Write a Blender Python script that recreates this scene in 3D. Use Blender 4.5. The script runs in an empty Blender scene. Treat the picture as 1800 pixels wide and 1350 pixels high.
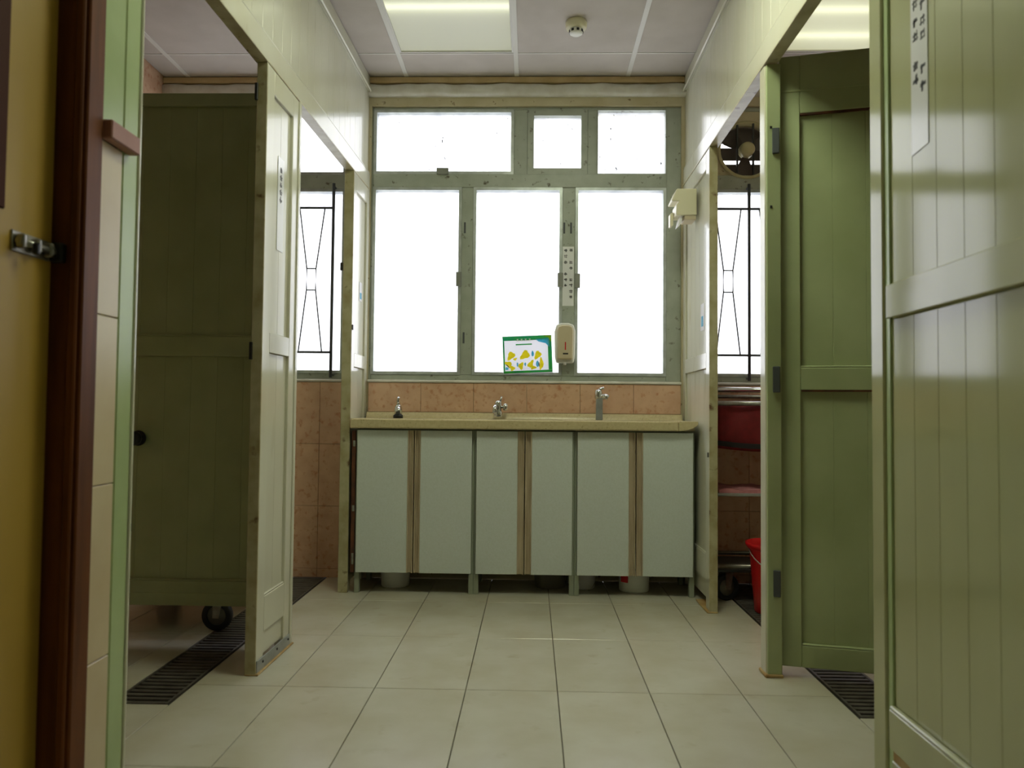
import bpy, bmesh, math, random
from mathutils import Matrix, Vector
random.seed(7)
SC = bpy.context.scene
COL = SC.collection
PI = math.pi

# ------------------------------------------------------------------ camera
YAW, PITCH, ROLL = math.radians(1.504), math.radians(2.065), 0.0095
F = Vector((-math.sin(YAW) * math.cos(PITCH), math.cos(YAW) * math.cos(PITCH), math.sin(PITCH)))
R = Vector((math.cos(YAW), math.sin(YAW), 0))
U = R.cross(F)
R2 = R * math.cos(ROLL) + U * math.sin(ROLL)
U2 = -R * math.sin(ROLL) + U * math.cos(ROLL)
cd = bpy.data.cameras.new('camera')
cd.sensor_width = 36.0
cd.lens = 27.0
cd.clip_start = 0.02
cd.dof.use_dof = True
cd.dof.focus_distance = 4.0
cd.dof.aperture_fstop = 3.6
cam = bpy.data.objects.new('camera', cd)
COL.objects.link(cam)
cam.matrix_world = Matrix(((R2.x, U2.x, -F.x, 0), (R2.y, U2.y, -F.y, 0), (R2.z, U2.z, -F.z, 0.90), (0, 0, 0, 1)))
SC.camera = cam

# ------------------------------------------------------------------ sky (overcast), exposure
SKY = 4.5
w = bpy.data.worlds.new('overcast_sky')
SC.world = w
w.use_nodes = True
nt = w.node_tree
bg = nt.nodes['Background']
tc = nt.nodes.new('ShaderNodeTexCoord')
sep = nt.nodes.new('ShaderNodeSeparateXYZ')
rmp = nt.nodes.new('ShaderNodeValToRGB')
mr = nt.nodes.new('ShaderNodeMapRange')
mr.inputs[1].default_value = -1
mr.inputs[2].default_value = 1
nt.links.new(tc.outputs['Generated'], sep.inputs[0])
nt.links.new(sep.outputs['Z'], mr.inputs[0])
nt.links.new(mr.outputs[0], rmp.inputs[0])
cr = rmp.color_ramp
cr.elements[0].position = 0.30
cr.elements[0].color = (0.42, 0.43, 0.45, 1)
cr.elements[1].position = 0.85
cr.elements[1].color = (1.0, 1.0, 1.02, 1)
e = cr.elements.new(0.5)
e.color = (0.80, 0.81, 0.84, 1)
nt.links.new(rmp.outputs[0], bg.inputs[0])
bg.inputs[1].default_value = SKY
vs = SC.view_settings
vs.view_transform = 'Standard'
vs.look = 'None'
vs.gamma = 1.0
vs.use_curve_mapping = False
vs.exposure = 0.0


def portal(name, x0, x1, z0, z1, y):
    l = bpy.data.lights.new(name, 'AREA')
    l.shape = 'RECTANGLE'
    l.size = x1 - x0
    l.size_y = z1 - z0
    l.cycles.is_portal = True
    o = bpy.data.objects.new(name, l)
    COL.objects.link(o)
    o.location = ((x0 + x1) / 2, y, (z0 + z1) / 2)
    o.rotation_euler = (-PI / 2, 0, 0)      # looks towards -y, into the room


portal('daylight_portal', -0.89, 0.80, 1.07, 2.58, 4.34)
portal('daylight_portal', -1.95, -1.0, 1.07, 2.58, 4.34)
portal('daylight_portal', 0.93, 1.90, 1.07, 2.58, 4.34)


# ------------------------------------------------------------------ materials
def lin(c):
    return tuple(((v / 255) / 12.92 if v / 255 <= 0.04045 else (((v / 255) + 0.055) / 1.055) ** 2.4) for v in c) + (1,)


def material(name, c1, c2=None, rough=0.4, metal=0.0, scale=6.0, detail=4.0, lo=0.35, hi=0.7, stretch=(1, 1, 1),
             bump=0.0, bscale=60.0, c3=None, s3=20.0, lo3=0.6, hi3=0.75, spec=0.5, perobj=0.0, coat=0.0):
    m = bpy.data.materials.new(name)
    m.use_nodes = True
    t = m.node_tree
    b = t.nodes['Principled BSDF']
    b.inputs['Roughness'].default_value = rough
    b.inputs['Metallic'].default_value = metal
    b.inputs['Specular IOR Level'].default_value = spec
    b.inputs['Coat Weight'].default_value = coat
    b.inputs['Coat Roughness'].default_value = 0.1
    g = t.nodes.new('ShaderNodeNewGeometry')
    mp = t.nodes.new('ShaderNodeMapping')
    mp.inputs['Scale'].default_value = stretch
    t.links.new(g.outputs['Position'], mp.inputs[0])

    def noise(sc, dt=4.0):
        n = t.nodes.new('ShaderNodeTexNoise')
        n.inputs['Scale'].default_value = sc
        n.inputs['Detail'].default_value = dt
        t.links.new(mp.outputs[0], n.inputs['Vector'])
        return n

    def mask(n, a, z):
        r = t.nodes.new('ShaderNodeMapRange')
        r.inputs[1].default_value = a
        r.inputs[2].default_value = z
        t.links.new(n.outputs['Fac'], r.inputs[0])
        return r

    def mix(fac, a, bb):
        x = t.nodes.new('ShaderNodeMix')
        x.data_type = 'RGBA'
        t.links.new(fac, x.inputs[0])
        for s, v in ((6, a), (7, bb)):
            if hasattr(v, 'links'):
                t.links.new(v, x.inputs[s])
            else:
                x.inputs[s].default_value = v
        return x.outputs[2]
    out = None
    if c2 is not None:
        out = mix(mask(noise(scale, detail), lo, hi).outputs[0], lin(c1), lin(c2))
    if c3 is not None:
        out = mix(mask(noise(s3, 5), lo3, hi3).outputs[0], out if out is not None else lin(c1), lin(c3))
    if perobj > 0:
        oi = t.nodes.new('ShaderNodeObjectInfo')
        hs = t.nodes.new('ShaderNodeHueSaturation')
        r = t.nodes.new('ShaderNodeMapRange')
        r.inputs[3].default_value = 1 - perobj
        r.inputs[4].default_value = 1 + perobj
        t.links.new(oi.outputs['Random'], r.inputs[0])
        t.links.new(r.outputs[0], hs.inputs['Value'])
        if out is not None:
            t.links.new(out, hs.inputs['Color'])
        else:
            hs.inputs['Color'].default_value = lin(c1)
        out = hs.outputs[0]
    if out is not None:
        t.links.new(out, b.inputs['Base Color'])
    else:
        b.inputs['Base Color'].default_value = lin(c1)
    if bump > 0:
        bp = t.nodes.new('ShaderNodeBump')
        bp.inputs['Strength'].default_value = bump
        bp.inputs['Distance'].default_value = 0.004
        t.links.new(noise(bscale, 3).outputs['Fac'], bp.inputs['Height'])
        t.links.new(bp.outputs[0], b.inputs['Normal'])
    return m


M = {}
M['paint'] = material('cream_gloss_paint', (212, 211, 194), (202, 199, 176), rough=0.13, scale=3.0, bump=0.04, bscale=7,
                      stretch=(1, 1, 0.35), c3=(176, 166, 130), s3=7, lo3=0.62, hi3=0.85, perobj=0.02)
M['edge'] = material('worn_paint_edge', (188, 182, 148), (160, 148, 108), rough=0.3, scale=14, c3=(96, 66, 40), s3=18, lo3=0.64, hi3=0.74)
M['nearpaint'] = material('lamp_tinted_gloss_paint', (180, 182, 142), (170, 170, 128), rough=0.09, scale=3.0, stretch=(1, 1, 0.35), perobj=0.015)  # cream paint with the lamp's green cast and dimness put into the colour
M['green'] = material('pale_green_paint', (172, 190, 140), (160, 178, 126), rough=0.25, scale=5, perobj=0.02)
M['door'] = material('green_door_paint', (184, 196, 150), (170, 182, 134), rough=0.28, scale=4, bump=0.05, bscale=12, perobj=0.02)
M['floor'] = material('stone_floor_tile', (202, 199, 182), (192, 186, 164), rough=0.2, scale=5, perobj=0.035, bump=0.03, bscale=40,
                      c3=(182, 172, 146), s3=11, lo3=0.62, hi3=0.85)
M['grout'] = material('dark_grout', (96, 82, 58), (70, 58, 40), rough=0.8, scale=9)
M['ceil'] = material('ceiling_board', (200, 192, 185), (190, 182, 174), rough=0.8, scale=6, perobj=0.015)
M['tbar'] = material('white_tee_bar', (222, 220, 214), rough=0.45)
M['dark'] = material('dark_gap', (40, 34, 28), rough=0.8)
M['plaster'] = material('stained_plaster', (206, 196, 166), (188, 176, 140), rough=0.7, scale=8, c3=(120, 96, 66), s3=26, lo3=0.66, hi3=0.72)
M['white_plaster'] = material('white_plaster', (226, 224, 216), (206, 200, 186), rough=0.6, scale=12)
M['brownstain'] = material('brown_stained_board', (206, 182, 138), (186, 160, 114), rough=0.7, scale=10)
M['marble'] = material('pink_marble_tile', (222, 184, 154), (208, 166, 138), rough=0.25, scale=14, detail=8, c3=(192, 136, 104), s3=38,
                       lo3=0.56, hi3=0.74, perobj=0.02)
M['walltile'] = material('beige_wall_tile', (206, 190, 158), (196, 176, 142), rough=0.3, scale=6, perobj=0.03)
M['frame'] = material('grey_window_frame', (172, 178, 166), (158, 164, 150), rough=0.4, scale=12, c3=(92, 86, 68), s3=30, lo3=0.62, hi3=0.72)
M['sash'] = material('aluminium_sash', (196, 202, 200), (170, 176, 172), rough=0.35, scale=20, metal=0.3)
M['handle'] = material('grey_window_handle', (140, 142, 134), rough=0.4, metal=0.4)
M['iron'] = material('black_iron_bar', (74, 78, 80), rough=0.5)
M['counter'] = material('beige_terrazzo', (206, 192, 152), (196, 180, 138), rough=0.3, scale=60, detail=2, c3=(176, 160, 118), s3=90, lo3=0.6, hi3=0.7)
M['laminate'] = material('grey_green_laminate', (214, 221, 218), (209, 216, 211), rough=0.3, scale=120, detail=1)
M['alu'] = material('dirty_aluminium', (206, 190, 164), (176, 158, 130), rough=0.35, metal=0.25, scale=5, stretch=(6, 6, 1))
M['cabinet'] = material('cabinet_carcass', (150, 156, 138), rough=0.5)
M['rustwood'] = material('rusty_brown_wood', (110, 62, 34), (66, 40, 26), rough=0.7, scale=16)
M['rust'] = material('rust_stain', (192, 168, 116), (164, 130, 76), rough=0.6, scale=14)
M['chrome'] = material('chrome', (214, 216, 214), rough=0.12, metal=1.0)
M['steel'] = material('worn_steel', (170, 168, 160), (136, 132, 122), rough=0.35, metal=0.8, scale=30)
M['zinc'] = material('zinc_strip', (168, 172, 172), (150, 152, 150), rough=0.4, metal=0.4, scale=20)
M['wood'] = material('dark_red_wood', (112, 64, 30), (84, 46, 22), rough=0.5, spec=0.2, scale=5, stretch=(6, 6, 0.6), detail=6)
M['wood2'] = material('reddish_wood_ledge', (160, 112, 96), (140, 92, 76), rough=0.5, scale=7)
M['yellow'] = material('yellow_door_paint', (178, 146, 66), (168, 136, 56), rough=0.4, scale=3)
M['panel'] = material('dark_brown_plate', (72, 40, 30), rough=0.6, spec=0.1)
M['black'] = material('black_metal', (34, 32, 30), rough=0.4)
M['rubber'] = material('black_rubber', (30, 30, 32), rough=0.6)
M['hub'] = material('grey_wheel_hub', (120, 116, 106), rough=0.5)
M['plastic'] = material('cream_plastic', (226, 220, 190), rough=0.35)
M['white'] = material('white_plastic', (236, 236, 230), rough=0.35)
M['beige'] = material('beige_plastic', (204, 190, 160), rough=0.4)
M['grate'] = material('dark_drain_slat', (92, 88, 82), (64, 60, 54), rough=0.45, scale=20)
M['paper'] = material('white_paper', (238, 238, 240), rough=0.6)
M['paperlam'] = material('laminated_paper', (226, 226, 228), rough=0.15)
M['ink'] = material('grey_ink', (96, 96, 100), rough=0.6)
M['pgreen'] = material('poster_green', (64, 176, 70), (30, 150, 100), rough=0.4, scale=18)
M['pyellow'] = material('poster_yellow', (252, 236, 40), (236, 220, 30), rough=0.4, scale=40)
M['pblue'] = material('poster_blue', (60, 180, 214), (110, 200, 226), rough=0.4, scale=30)
M['plime'] = material('poster_lime', (170, 208, 40), rough=0.4)
M['red'] = material('red_plastic', (206, 20, 26), rough=0.35)
M['redcloth'] = material('red_canvas', (122, 26, 30), (104, 20, 24), rough=0.85, scale=30, bump=0.3, bscale=14)
M['pinkcloth'] = material('pink_cloth', (214, 150, 156), (190, 120, 130), rough=0.9, scale=20)
M['blackcloth'] = material('black_webbing', (30, 26, 28), rough=0.85)
M['fanhub'] = material('fan_hub_cream', (190, 182, 140), rough=0.4)
M['fandark'] = material('dark_fan_metal', (70, 60, 54), rough=0.5)


def glass_material():
    m = bpy.data.materials.new('frosted_window_glass')
    m.use_nodes = True
    t = m.node_tree
    for n in list(t.nodes):
        t.nodes.remove(n)
    o = t.nodes.new('ShaderNodeOutputMaterial')
    tr = t.nodes.new('ShaderNodeBsdfTransparent')
    tl = t.nodes.new('ShaderNodeBsdfTranslucent')
    mx = t.nodes.new('ShaderNodeMixShader')
    mx.inputs[0].default_value = 0.30
    tl.inputs[0].default_value = (0.93, 0.94, 0.95, 1)
    g = t.nodes.new('ShaderNodeNewGeometry')
    mp = t.nodes.new('ShaderNodeMapping')
    mp.inputs['Scale'].default_value = (14, 14, 1.1)
    mp2 = t.nodes.new('ShaderNodeMapping')
    mp2.inputs['Scale'].default_value = (1.0, 1.0, 0.45)
    t.links.new(g.outputs['Position'], mp2.inputs[0])
    t.links.new(g.outputs['Position'], mp.inputs[0])
    n = t.nodes.new('ShaderNodeTexNoise')
    n.inputs['Scale'].default_value = 1.0
    n.inputs['Detail'].default_value = 3
    t.links.new(mp.outputs[0], n.inputs['Vector'])
    r = t.nodes.new('ShaderNodeValToRGB')
    r.color_ramp.elements[0].color = (0.80, 0.81, 0.84, 1)
    r.color_ramp.elements[0].position = 0.3
    r.color_ramp.elements[1].color = (0.93, 0.93, 0.94, 1)
    r.color_ramp.elements[1].position = 0.6
    t.links.new(n.outputs['Fac'], r.inputs[0])
    n2 = t.nodes.new('ShaderNodeTexNoise')          # specks of dirt and mould
    n2.inputs['Scale'].default_value = 70.0
    n2.inputs['Detail'].default_value = 2
    t.links.new(mp2.outputs[0], n2.inputs['Vector'])
    r2 = t.nodes.new('ShaderNodeMapRange')
    r2.inputs[1].default_value = 0.70
    r2.inputs[2].default_value = 0.74
    t.links.new(n2.outputs['Fac'], r2.inputs[0])
    cm = t.nodes.new('ShaderNodeMix')
    cm.data_type = 'RGBA'
    t.links.new(r2.outputs[0], cm.inputs[0])
    t.links.new(r.outputs[0], cm.inputs[6])
    cm.inputs[7].default_value = (0.04, 0.04, 0.04, 1)
    sz = t.nodes.new('ShaderNodeSeparateXYZ')
    t.links.new(g.outputs['Position'], sz.inputs[0])
    up = t.nodes.new('ShaderNodeMath')
    up.operation = 'GREATER_THAN'
    up.inputs[1].default_value = 2.19
    t.links.new(sz.outputs['Z'], up.inputs[0])
    mm = t.nodes.new('ShaderNodeMath')
    mm.operation = 'MULTIPLY'
    t.links.new(r2.outputs[0], mm.inputs[0])
    t.links.new(up.outputs[0], mm.inputs[1])
    t.links.new(mm.outputs[0], cm.inputs[0])
    t.links.new(cm.outputs[2], tr.inputs[0])
    t.links.new(cm.outputs[2], tl.inputs[0])
    t.links.new(tr.outputs[0], mx.inputs[1])
    t.links.new(tl.outputs[0], mx.inputs[2])
    t.links.new(mx.outputs[0], o.inputs[0])
    return m


M['glass'] = glass_material()


def translucent(m, amount):
    t = m.node_tree
    b = t.nodes['Principled BSDF']
    o = next(n for n in t.nodes if n.type == 'OUTPUT_MATERIAL')
    tl = t.nodes.new('ShaderNodeBsdfTranslucent')
    if b.inputs['Base Color'].links:
        t.links.new(b.inputs['Base Color'].links[0].from_socket, tl.inputs[0])
    else:
        tl.inputs[0].default_value = b.inputs['Base Color'].default_value
    mx = t.nodes.new('ShaderNodeMixShader')
    mx.inputs[0].default_value = amount
    t.links.new(b.outputs[0], mx.inputs[1])
    t.links.new(tl.outputs[0], mx.inputs[2])
    t.links.new(mx.outputs[0], o.inputs[0])


M['posterpaper'] = material('thin_poster_paper', (232, 232, 236), rough=0.5)
for q in ('posterpaper', 'pgreen', 'pyellow', 'pblue', 'plime'):
    translucent(M[q], 0.55)


def lamp_material(name, col, strength):
    m = bpy.data.materials.new(name)
    m.use_nodes = True
    b = m.node_tree.nodes['Principled BSDF']
    b.inputs['Base Color'].default_value = (0.8, 0.8, 0.7, 1)
    b.inputs['Emission Color'].default_value = col
    b.inputs['Emission Strength'].default_value = strength
    return m


# ------------------------------------------------------------------ mesh helpers
def bm_box(bm, x0, x1, y0, y1, z0, z1):
    v = [bm.verts.new(p) for p in ((x0, y0, z0), (x1, y0, z0), (x1, y1, z0), (x0, y1, z0), (x0, y0, z1), (x1, y0, z1), (x1, y1, z1), (x0, y1, z1))]
    for f in ((0, 3, 2, 1), (4, 5, 6, 7), (0, 1, 5, 4), (1, 2, 6, 5), (2, 3, 7, 6), (3, 0, 4, 7)):
        bm.faces.new([v[i] for i in f])


def bm_tube(bm, pts, r, seg=10):
    """round bar along a polyline, r a number or a list"""
    pts = [Vector(p) for p in pts]
    rings = []
    for i, p in enumerate(pts):
        a = pts[max(0, i - 1)]
        b = pts[min(len(pts) - 1, i + 1)]
        d = (b - a).normalized()
        s = d.cross(Vector((0, 0, 1)))
        if s.length < 0.01:
            s = d.cross(Vector((0, 1, 0)))
        s.normalize()
        q = s.cross(d)
        rr = r[i] if isinstance(r, (list, tuple)) else r
        rings.append([bm.verts.new(p + s * math.cos(2 * PI * k / seg) * rr + q * math.sin(2 * PI * k / seg) * rr) for k in range(seg)])
    for A, B in zip(rings, rings[1:]):
        for k in range(seg):
            f = bm.faces.new((A[k], B[k], B[(k + 1) % seg], A[(k + 1) % seg]))
            f.smooth = True
    bm.faces.new(rings[0])
    bm.faces.new(list(reversed(rings[-1])))


def bm_lathe(bm, prof, c=(0, 0, 0), axis='z', seg=24, cap=True):
    """profile (r, h) turned about an axis through c"""
    rings = []
    c = Vector(c)
    for r, h in prof:
        ring = []
        for k in range(seg):
            a = 2 * PI * k / seg
            u, v = r * math.cos(a), r * math.sin(a)
            p = {'z': Vector((u, v, h)), 'y': Vector((u, h, v)), 'x': Vector((h, u, v))}[axis]
            ring.append(bm.verts.new(c + p))
        rings.append(ring)
    for A, B in zip(rings, rings[1:]):
        for k in range(seg):
            f = bm.faces.new((A[k], A[(k + 1) % seg], B[(k + 1) % seg], B[k]))
            f.smooth = True
    if cap and prof[0][0] > 1e-5:
        bm.faces.new(list(reversed(rings[0])))
    if cap and prof[-1][0] > 1e-5:
        bm.faces.new(rings[-1])


def bm_prism(bm, outline, axis, a, b):
    """outline of 2D points extruded from a to b along an axis"""
    def P(p, h):
        return {'y': (p[0], h, p[1]), 'x': (h, p[0], p[1]), 'z': (p[0], p[1], h)}[axis]
    A = [bm.verts.new(P(p, a)) for p in outline]
    B = [bm.verts.new(P(p, b)) for p in outline]
    n = len(outline)
    bm.faces.new(A)
    bm.faces.new(list(reversed(B)))
    for k in range(n):
        bm.faces.new((A[k], B[k], B[(k + 1) % n], A[(k + 1) % n]))


def finish(bm, bevel=0.0):
    bmesh.ops.recalc_face_normals(bm, faces=bm.faces)
    if bevel > 0:
        bmesh.ops.bevel(bm, geom=[e for e in bm.edges if len(e.link_faces) == 2 and e.calc_face_angle(0) > 0.6], offset=bevel, segments=1, affect='EDGES', profile=0.7)


def obj(name, bm, mat, parent=None, bevel=0.0):
    finish(bm, bevel)
    me = bpy.data.meshes.new(name)
    bm.to_mesh(me)
    bm.free()
    me.materials.append(mat)
    o = bpy.data.objects.new(name, me)
    COL.objects.link(o)
    o.parent = parent
    return o


BOXES = {}


def box(name, x0, x1, y0, y1, z0, z1, mat, parent=None, bevel=0.002):
    """a bevelled block; alike blocks share mesh data"""
    key = (round(x1 - x0, 4), round(y1 - y0, 4), round(z1 - z0, 4), mat.name, bevel)
    me = BOXES.get(key)
    if me is None:
        bm = bmesh.new()
        a, b, c = (x1 - x0) / 2, (y1 - y0) / 2, (z1 - z0) / 2
        bm_box(bm, -a, a, -b, b, -c, c)
        finish(bm, min(bevel, a * 0.8, b * 0.8, c * 0.8))
        me = bpy.data.meshes.new(name)
        bm.to_mesh(me)
        bm.free()
        me.materials.append(mat)
        BOXES[key] = me
    o = bpy.data.objects.new(name, me)
    COL.objects.link(o)
    o.location = ((x0 + x1) / 2, (y0 + y1) / 2, (z0 + z1) / 2)
    o.parent = parent
    return o


def empty(name, loc=(0, 0, 0), rz=0.0):
    o = bpy.data.objects.new(name, None)
    COL.objects.link(o)
    o.location = loc
    o.rotation_euler = (0, 0, rz)
    o.empty_display_size = 0.05
    return o


def tag(o, label, cat=None, group=None, kind=None):
    o['label'] = label
    if cat:
        o['category'] = cat
    if group:
        o['group'] = group
    if kind:
        o['kind'] = kind
    return o


def copy_tree(o, parent=None):
    c = o.copy()
    COL.objects.link(c)
    c.parent = parent
    for ch in list(o.children):
        copy_tree(ch, c)
    return c


ZC = 2.73           # ceiling height
YW = 4.15           # face of the window wall
XO0, XO1 = -2.05, 1.98   # outer walls of the side rooms
YB = -1.55          # wall behind

# ------------------------------------------------------------------ floor
fl = tag(box('floor', XO0, XO1, YB, YW + 0.15, -0.08, -0.014, M['grout'], None, 0), 'beige stone tiled floor running up to the sink counter', 'floor', kind='structure')
D_L = (-1.283, -1.101)
D_R = (0.985, 1.165)
D_Y0 = 2.343
xs = [0.09 + 0.2965 * k for k in range(-8, 8)]
ys = [2.514 + 0.571 * k for k in range(-8, 5)]


def ftile(a, b, c, d):
    a, b, c, d = max(a, XO0), min(b, XO1), max(c, YB), min(d, YW)
    if b - a < 0.01 or d - c < 0.01:
        return
    g = 0.0013
    o = box('floor_tile', a + g, b - g, c + g, d - g, -0.0135, 0.0, M['floor'], fl, 0.0012)
    o.location.z -= fl.location.z
    o.location.x -= fl.location.x
    o.location.y -= fl.location.y


for a, b in zip([XO0] + xs, xs + [XO1]):
    if b <= XO0 or a >= XO1:
        continue
    for c, d in zip(ys, ys[1:]):
        if d <= YB or c >= YW:
            continue
        dr = next((q for q in (D_L, D_R) if a - 0.01 < q[0] and q[1] < b + 0.01), None)
        if dr is None or d <= D_Y0:
            ftile(a, b, c, d)
            continue
        s = max(c, D_Y0)
        if c < D_Y0:
            ftile(a, b, c, D_Y0)
        ftile(a, dr[0], s, d)
        ftile(dr[1], b, s, d)


def drain(label, q):
    t = tag(empty('floor_drain', ((q[0] + q[1]) / 2, D_Y0, -0.0135)), label, 'drain', 'floor drains beside the partitions')
    hw = (q[1] - q[0]) / 2 - 0.002
    L = YW - D_Y0 - 0.004
    box('channel', -hw, hw, 0.003, L, 0.0, 0.003, M['dark'], t, 0)
    box('side_rail', -hw, -hw + 0.008, 0.003, L, 0.003, 0.0145, M['grate'], t, 0)
    box('side_rail', hw - 0.008, hw, 0.003, L, 0.003, 0.0145, M['grate'], t, 0)
    n = int(L / 0.032)
    for k in range(n):
        y = 0.008 + k * 0.032
        box('slat', -hw + 0.008, hw - 0.008, y, y + 0.018, 0.003, 0.0135, M['grate'], t, 0.002)


drain('dark slatted floor drain channel running behind the left white partition', D_L)
drain('dark slatted floor drain channel running under the open green door on the right', D_R)

# ------------------------------------------------------------------ ceiling
ce = tag(box('ceiling', XO0, XO1, YB, YW + 0.15, ZC + 0.02, ZC + 0.08, M['dark'], None, 0), 'suspended ceiling of pale grey square boards', 'ceiling', kind='structure')
CX = [-0.702 + 0.604 * k for k in range(-3, 6)]
CY = [3.86 - 0.6 * k for k in range(-1, 11)][::-1]
LIGHTS = {}


def cbox(name, a, b, c, d, z0, z1, mat, bev):
    o = box(name, a, b, c, d, z0, z1, mat, ce, bev)
    o.location -= ce.location
    return o


light_cells = [(3, 3.26), (6, 3.26), (4, 2.06), (3, 0.86)]
for i, (a, b) in enumerate(zip(CX, CX[1:])):
    for c, d in zip(CY, CY[1:]):
        a2, b2, c2, d2 = max(a, XO0), min(b, XO1), max(c, YB), min(d, YW)
        if b2 - a2 < 0.02 or d2 - c2 < 0.02:
            continue
        if any(i == q[0] + 0 and abs(c - q[1]) < 0.01 for q in light_cells):
            LIGHTS[(i, round(c, 2))] = (a2, b2, c2, d2)
            continue
        cbox('ceiling_board', a2 + 0.003, b2 - 0.003, c2 + 0.004, d2 - 0.004, ZC + 0.0, ZC + 0.02, M['ceil'], 0.003)
for a in CX:
    if XO0 + 0.02 < a < XO1 - 0.02:
        cbox('tee_bar', a - 0.012, a + 0.012, YB, YW, ZC - 0.003, ZC + 0.004, M['tbar'], 0.001)
for c in CY:
    if YB + 0.02 < c < YW - 0.02:
        cbox('tee_bar', XO0, XO1, c - 0.005, c + 0.005, ZC - 0.002, ZC + 0.004, M['tbar'], 0.001)


def ceiling_light(cell, label, tubes, base, tube, col=(0.94, 1.0, 0.74, 1)):
    """recessed fitting: tray, milky diffuser, the glowing tubes seen through it"""
    a, b, c, d = cell
    t = tag(empty('ceiling_light', ((a + b) / 2, (c + d) / 2, ZC)), label, 'ceiling light', 'recessed ceiling lights')
    hx, hy = (b - a) / 2 - 0.012, (d - c) / 2 - 0.012
    bm = bmesh.new()
    bm_box(bm, -hx, hx, -hy, -hy + 0.008, -0.002, 0.02)
    bm_box(bm, -hx, hx, hy - 0.008, hy, -0.002, 0.02)
    bm_box(bm, -hx, -hx + 0.008, -hy + 0.008, hy - 0.008, -0.002, 0.02)
    bm_box(bm, hx - 0.008, hx, -hy + 0.008, hy - 0.008, -0.002, 0.02)
    obj('frame', bm, M['tbar'], t)
    # diffuser: emission falls off smoothly either side of each tube
    m = bpy.data.materials.new('lit_diffuser')
    m.use_nodes = True
    tr = m.node_tree
    bs = tr.nodes['Principled BSDF']
    bs.inputs['Base Color'].default_value = (0.62, 0.62, 0.5, 1)
    bs.inputs['Roughness'].default_value = 0.4
    tcn = tr.nodes.new('ShaderNodeTexCoord')
    sp = tr.nodes.new('ShaderNodeSeparateXYZ')
    tr.links.new(tcn.outputs['Object'], sp.inputs[0])
    acc = None
    for ty in tubes:
        s1 = tr.nodes.new('ShaderNodeMath'); s1.operation = 'SUBTRACT'; s1.inputs[1].default_value = ty - (c + d) / 2
        tr.links.new(sp.outputs['Y'], s1.inputs[0])
        s2 = tr.nodes.new('ShaderNodeMath'); s2.operation = 'DIVIDE'; s2.inputs[1].default_value = 0.035
        tr.links.new(s1.outputs[0], s2.inputs[0])
        s3 = tr.nodes.new('ShaderNodeMath'); s3.operation = 'MULTIPLY'
        tr.links.new(s2.outputs[0], s3.inputs[0]); tr.links.new(s2.outputs[0], s3.inputs[1])
        s4 = tr.nodes.new('ShaderNodeMath'); s4.operation = 'ADD'; s4.inputs[1].default_value = 1.0
        tr.links.new(s3.outputs[0], s4.inputs[0])
        s5 = tr.nodes.new('ShaderNodeMath'); s5.operation = 'DIVIDE'; s5.inputs[0].default_value = tube
        tr.links.new(s4.outputs[0], s5.inputs[1])
        if acc is None:
            acc = s5
        else:
            ad = tr.nodes.new('ShaderNodeMath')
            tr.links.new(acc.outputs[0], ad.inputs[0]); tr.links.new(s5.outputs[0], ad.inputs[1])
            acc = ad
    ad = tr.nodes.new('ShaderNodeMath'); ad.inputs[1].default_value = base
    tr.links.new(acc.outputs[0], ad.inputs[0])
    bs.inputs['Emission Color'].default_value = col
    tr.links.new(ad.outputs[0], bs.inputs['Emission Strength'])
    bm = bmesh.new()
    bm_box(bm, -hx + 0.009, hx - 0.009, -hy + 0.009, hy - 0.009, 0.004, 0.012)
    obj('diffuser', bm, m, t)
    return t


ceiling_light(LIGHTS[(4, 2.06)], 'added unseen fill light with three tubes, recessed overhead between the near doorways', (2.20, 2.36, 2.52), 8.0, 18.5)  # unseen fitting, added to brighten the cabinets, floor and right door
ceiling_light(LIGHTS[(3, 0.86)], 'dim recessed ceiling light overhead beside the yellow door', (1.16,), 0.30, 0.75)
ceiling_light(LIGHTS[(3, 3.26)], 'dim recessed ceiling light with one glowing tube in front of the window', (3.41,), 0.10, 0.80, (0.96, 1.0, 0.68, 1))
ceiling_light(LIGHTS[(6, 3.26)], 'bright recessed ceiling light above the open green door on the right', (3.69, 3.45), 0.34, 0.62, (0.98, 1.0, 0.62, 1))

# ------------------------------------------------------------------ outer walls
wl = tag(box('wall_left', XO0 - 0.1, XO0, YB, YW + 0.15, 0, ZC + 0.05, M['marble'], None, 0), 'outer wall of the left side room', 'wall', kind='structure')
wr = tag(box('wall_right', XO1, XO1 + 0.1, YB, YW + 0.15, 0, ZC + 0.05, M['marble'], None, 0), 'outer wall of the right side room', 'wall', kind='structure')
wf = tag(box('wall_front', XO0, XO1, YB - 0.1, YB, 0, ZC + 0.05, M['plaster'], None, 0), 'wall behind the viewer', 'wall', kind='structure')

# window wall
wb = tag(empty('wall_back', (0, YW, 0)), 'window wall with pink marble tiles below and stained plaster above', 'wall', kind='structure')


def wbox(name, x0, x1, y0, y1, z0, z1, mat, bev=0.0):
    return box(name, x0, x1, y0 - YW, y1 - YW, z0, z1, mat, wb, bev)


Z0W, Z1W = 1.068, 2.574
WIN = ((-1.98, -1.005), (-0.895, 0.802), (0.925, 1.92))
wbox('lower_wall', XO0, XO1, YW, YW + 0.15, 0, Z0W, M['plaster'])
wbox('lintel', XO0, XO1, YW, YW + 0.15, Z1W, ZC + 0.05, M['plaster'])
for a, b in ((XO0, WIN[0][0]), (WIN[0][1], WIN[1][0]), (WIN[1][1], WIN[2][0]), (WIN[2][1], XO1)):
    wbox('pier', a, b, YW, YW + 0.15, Z0W, Z1W, M['plaster'])


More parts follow.
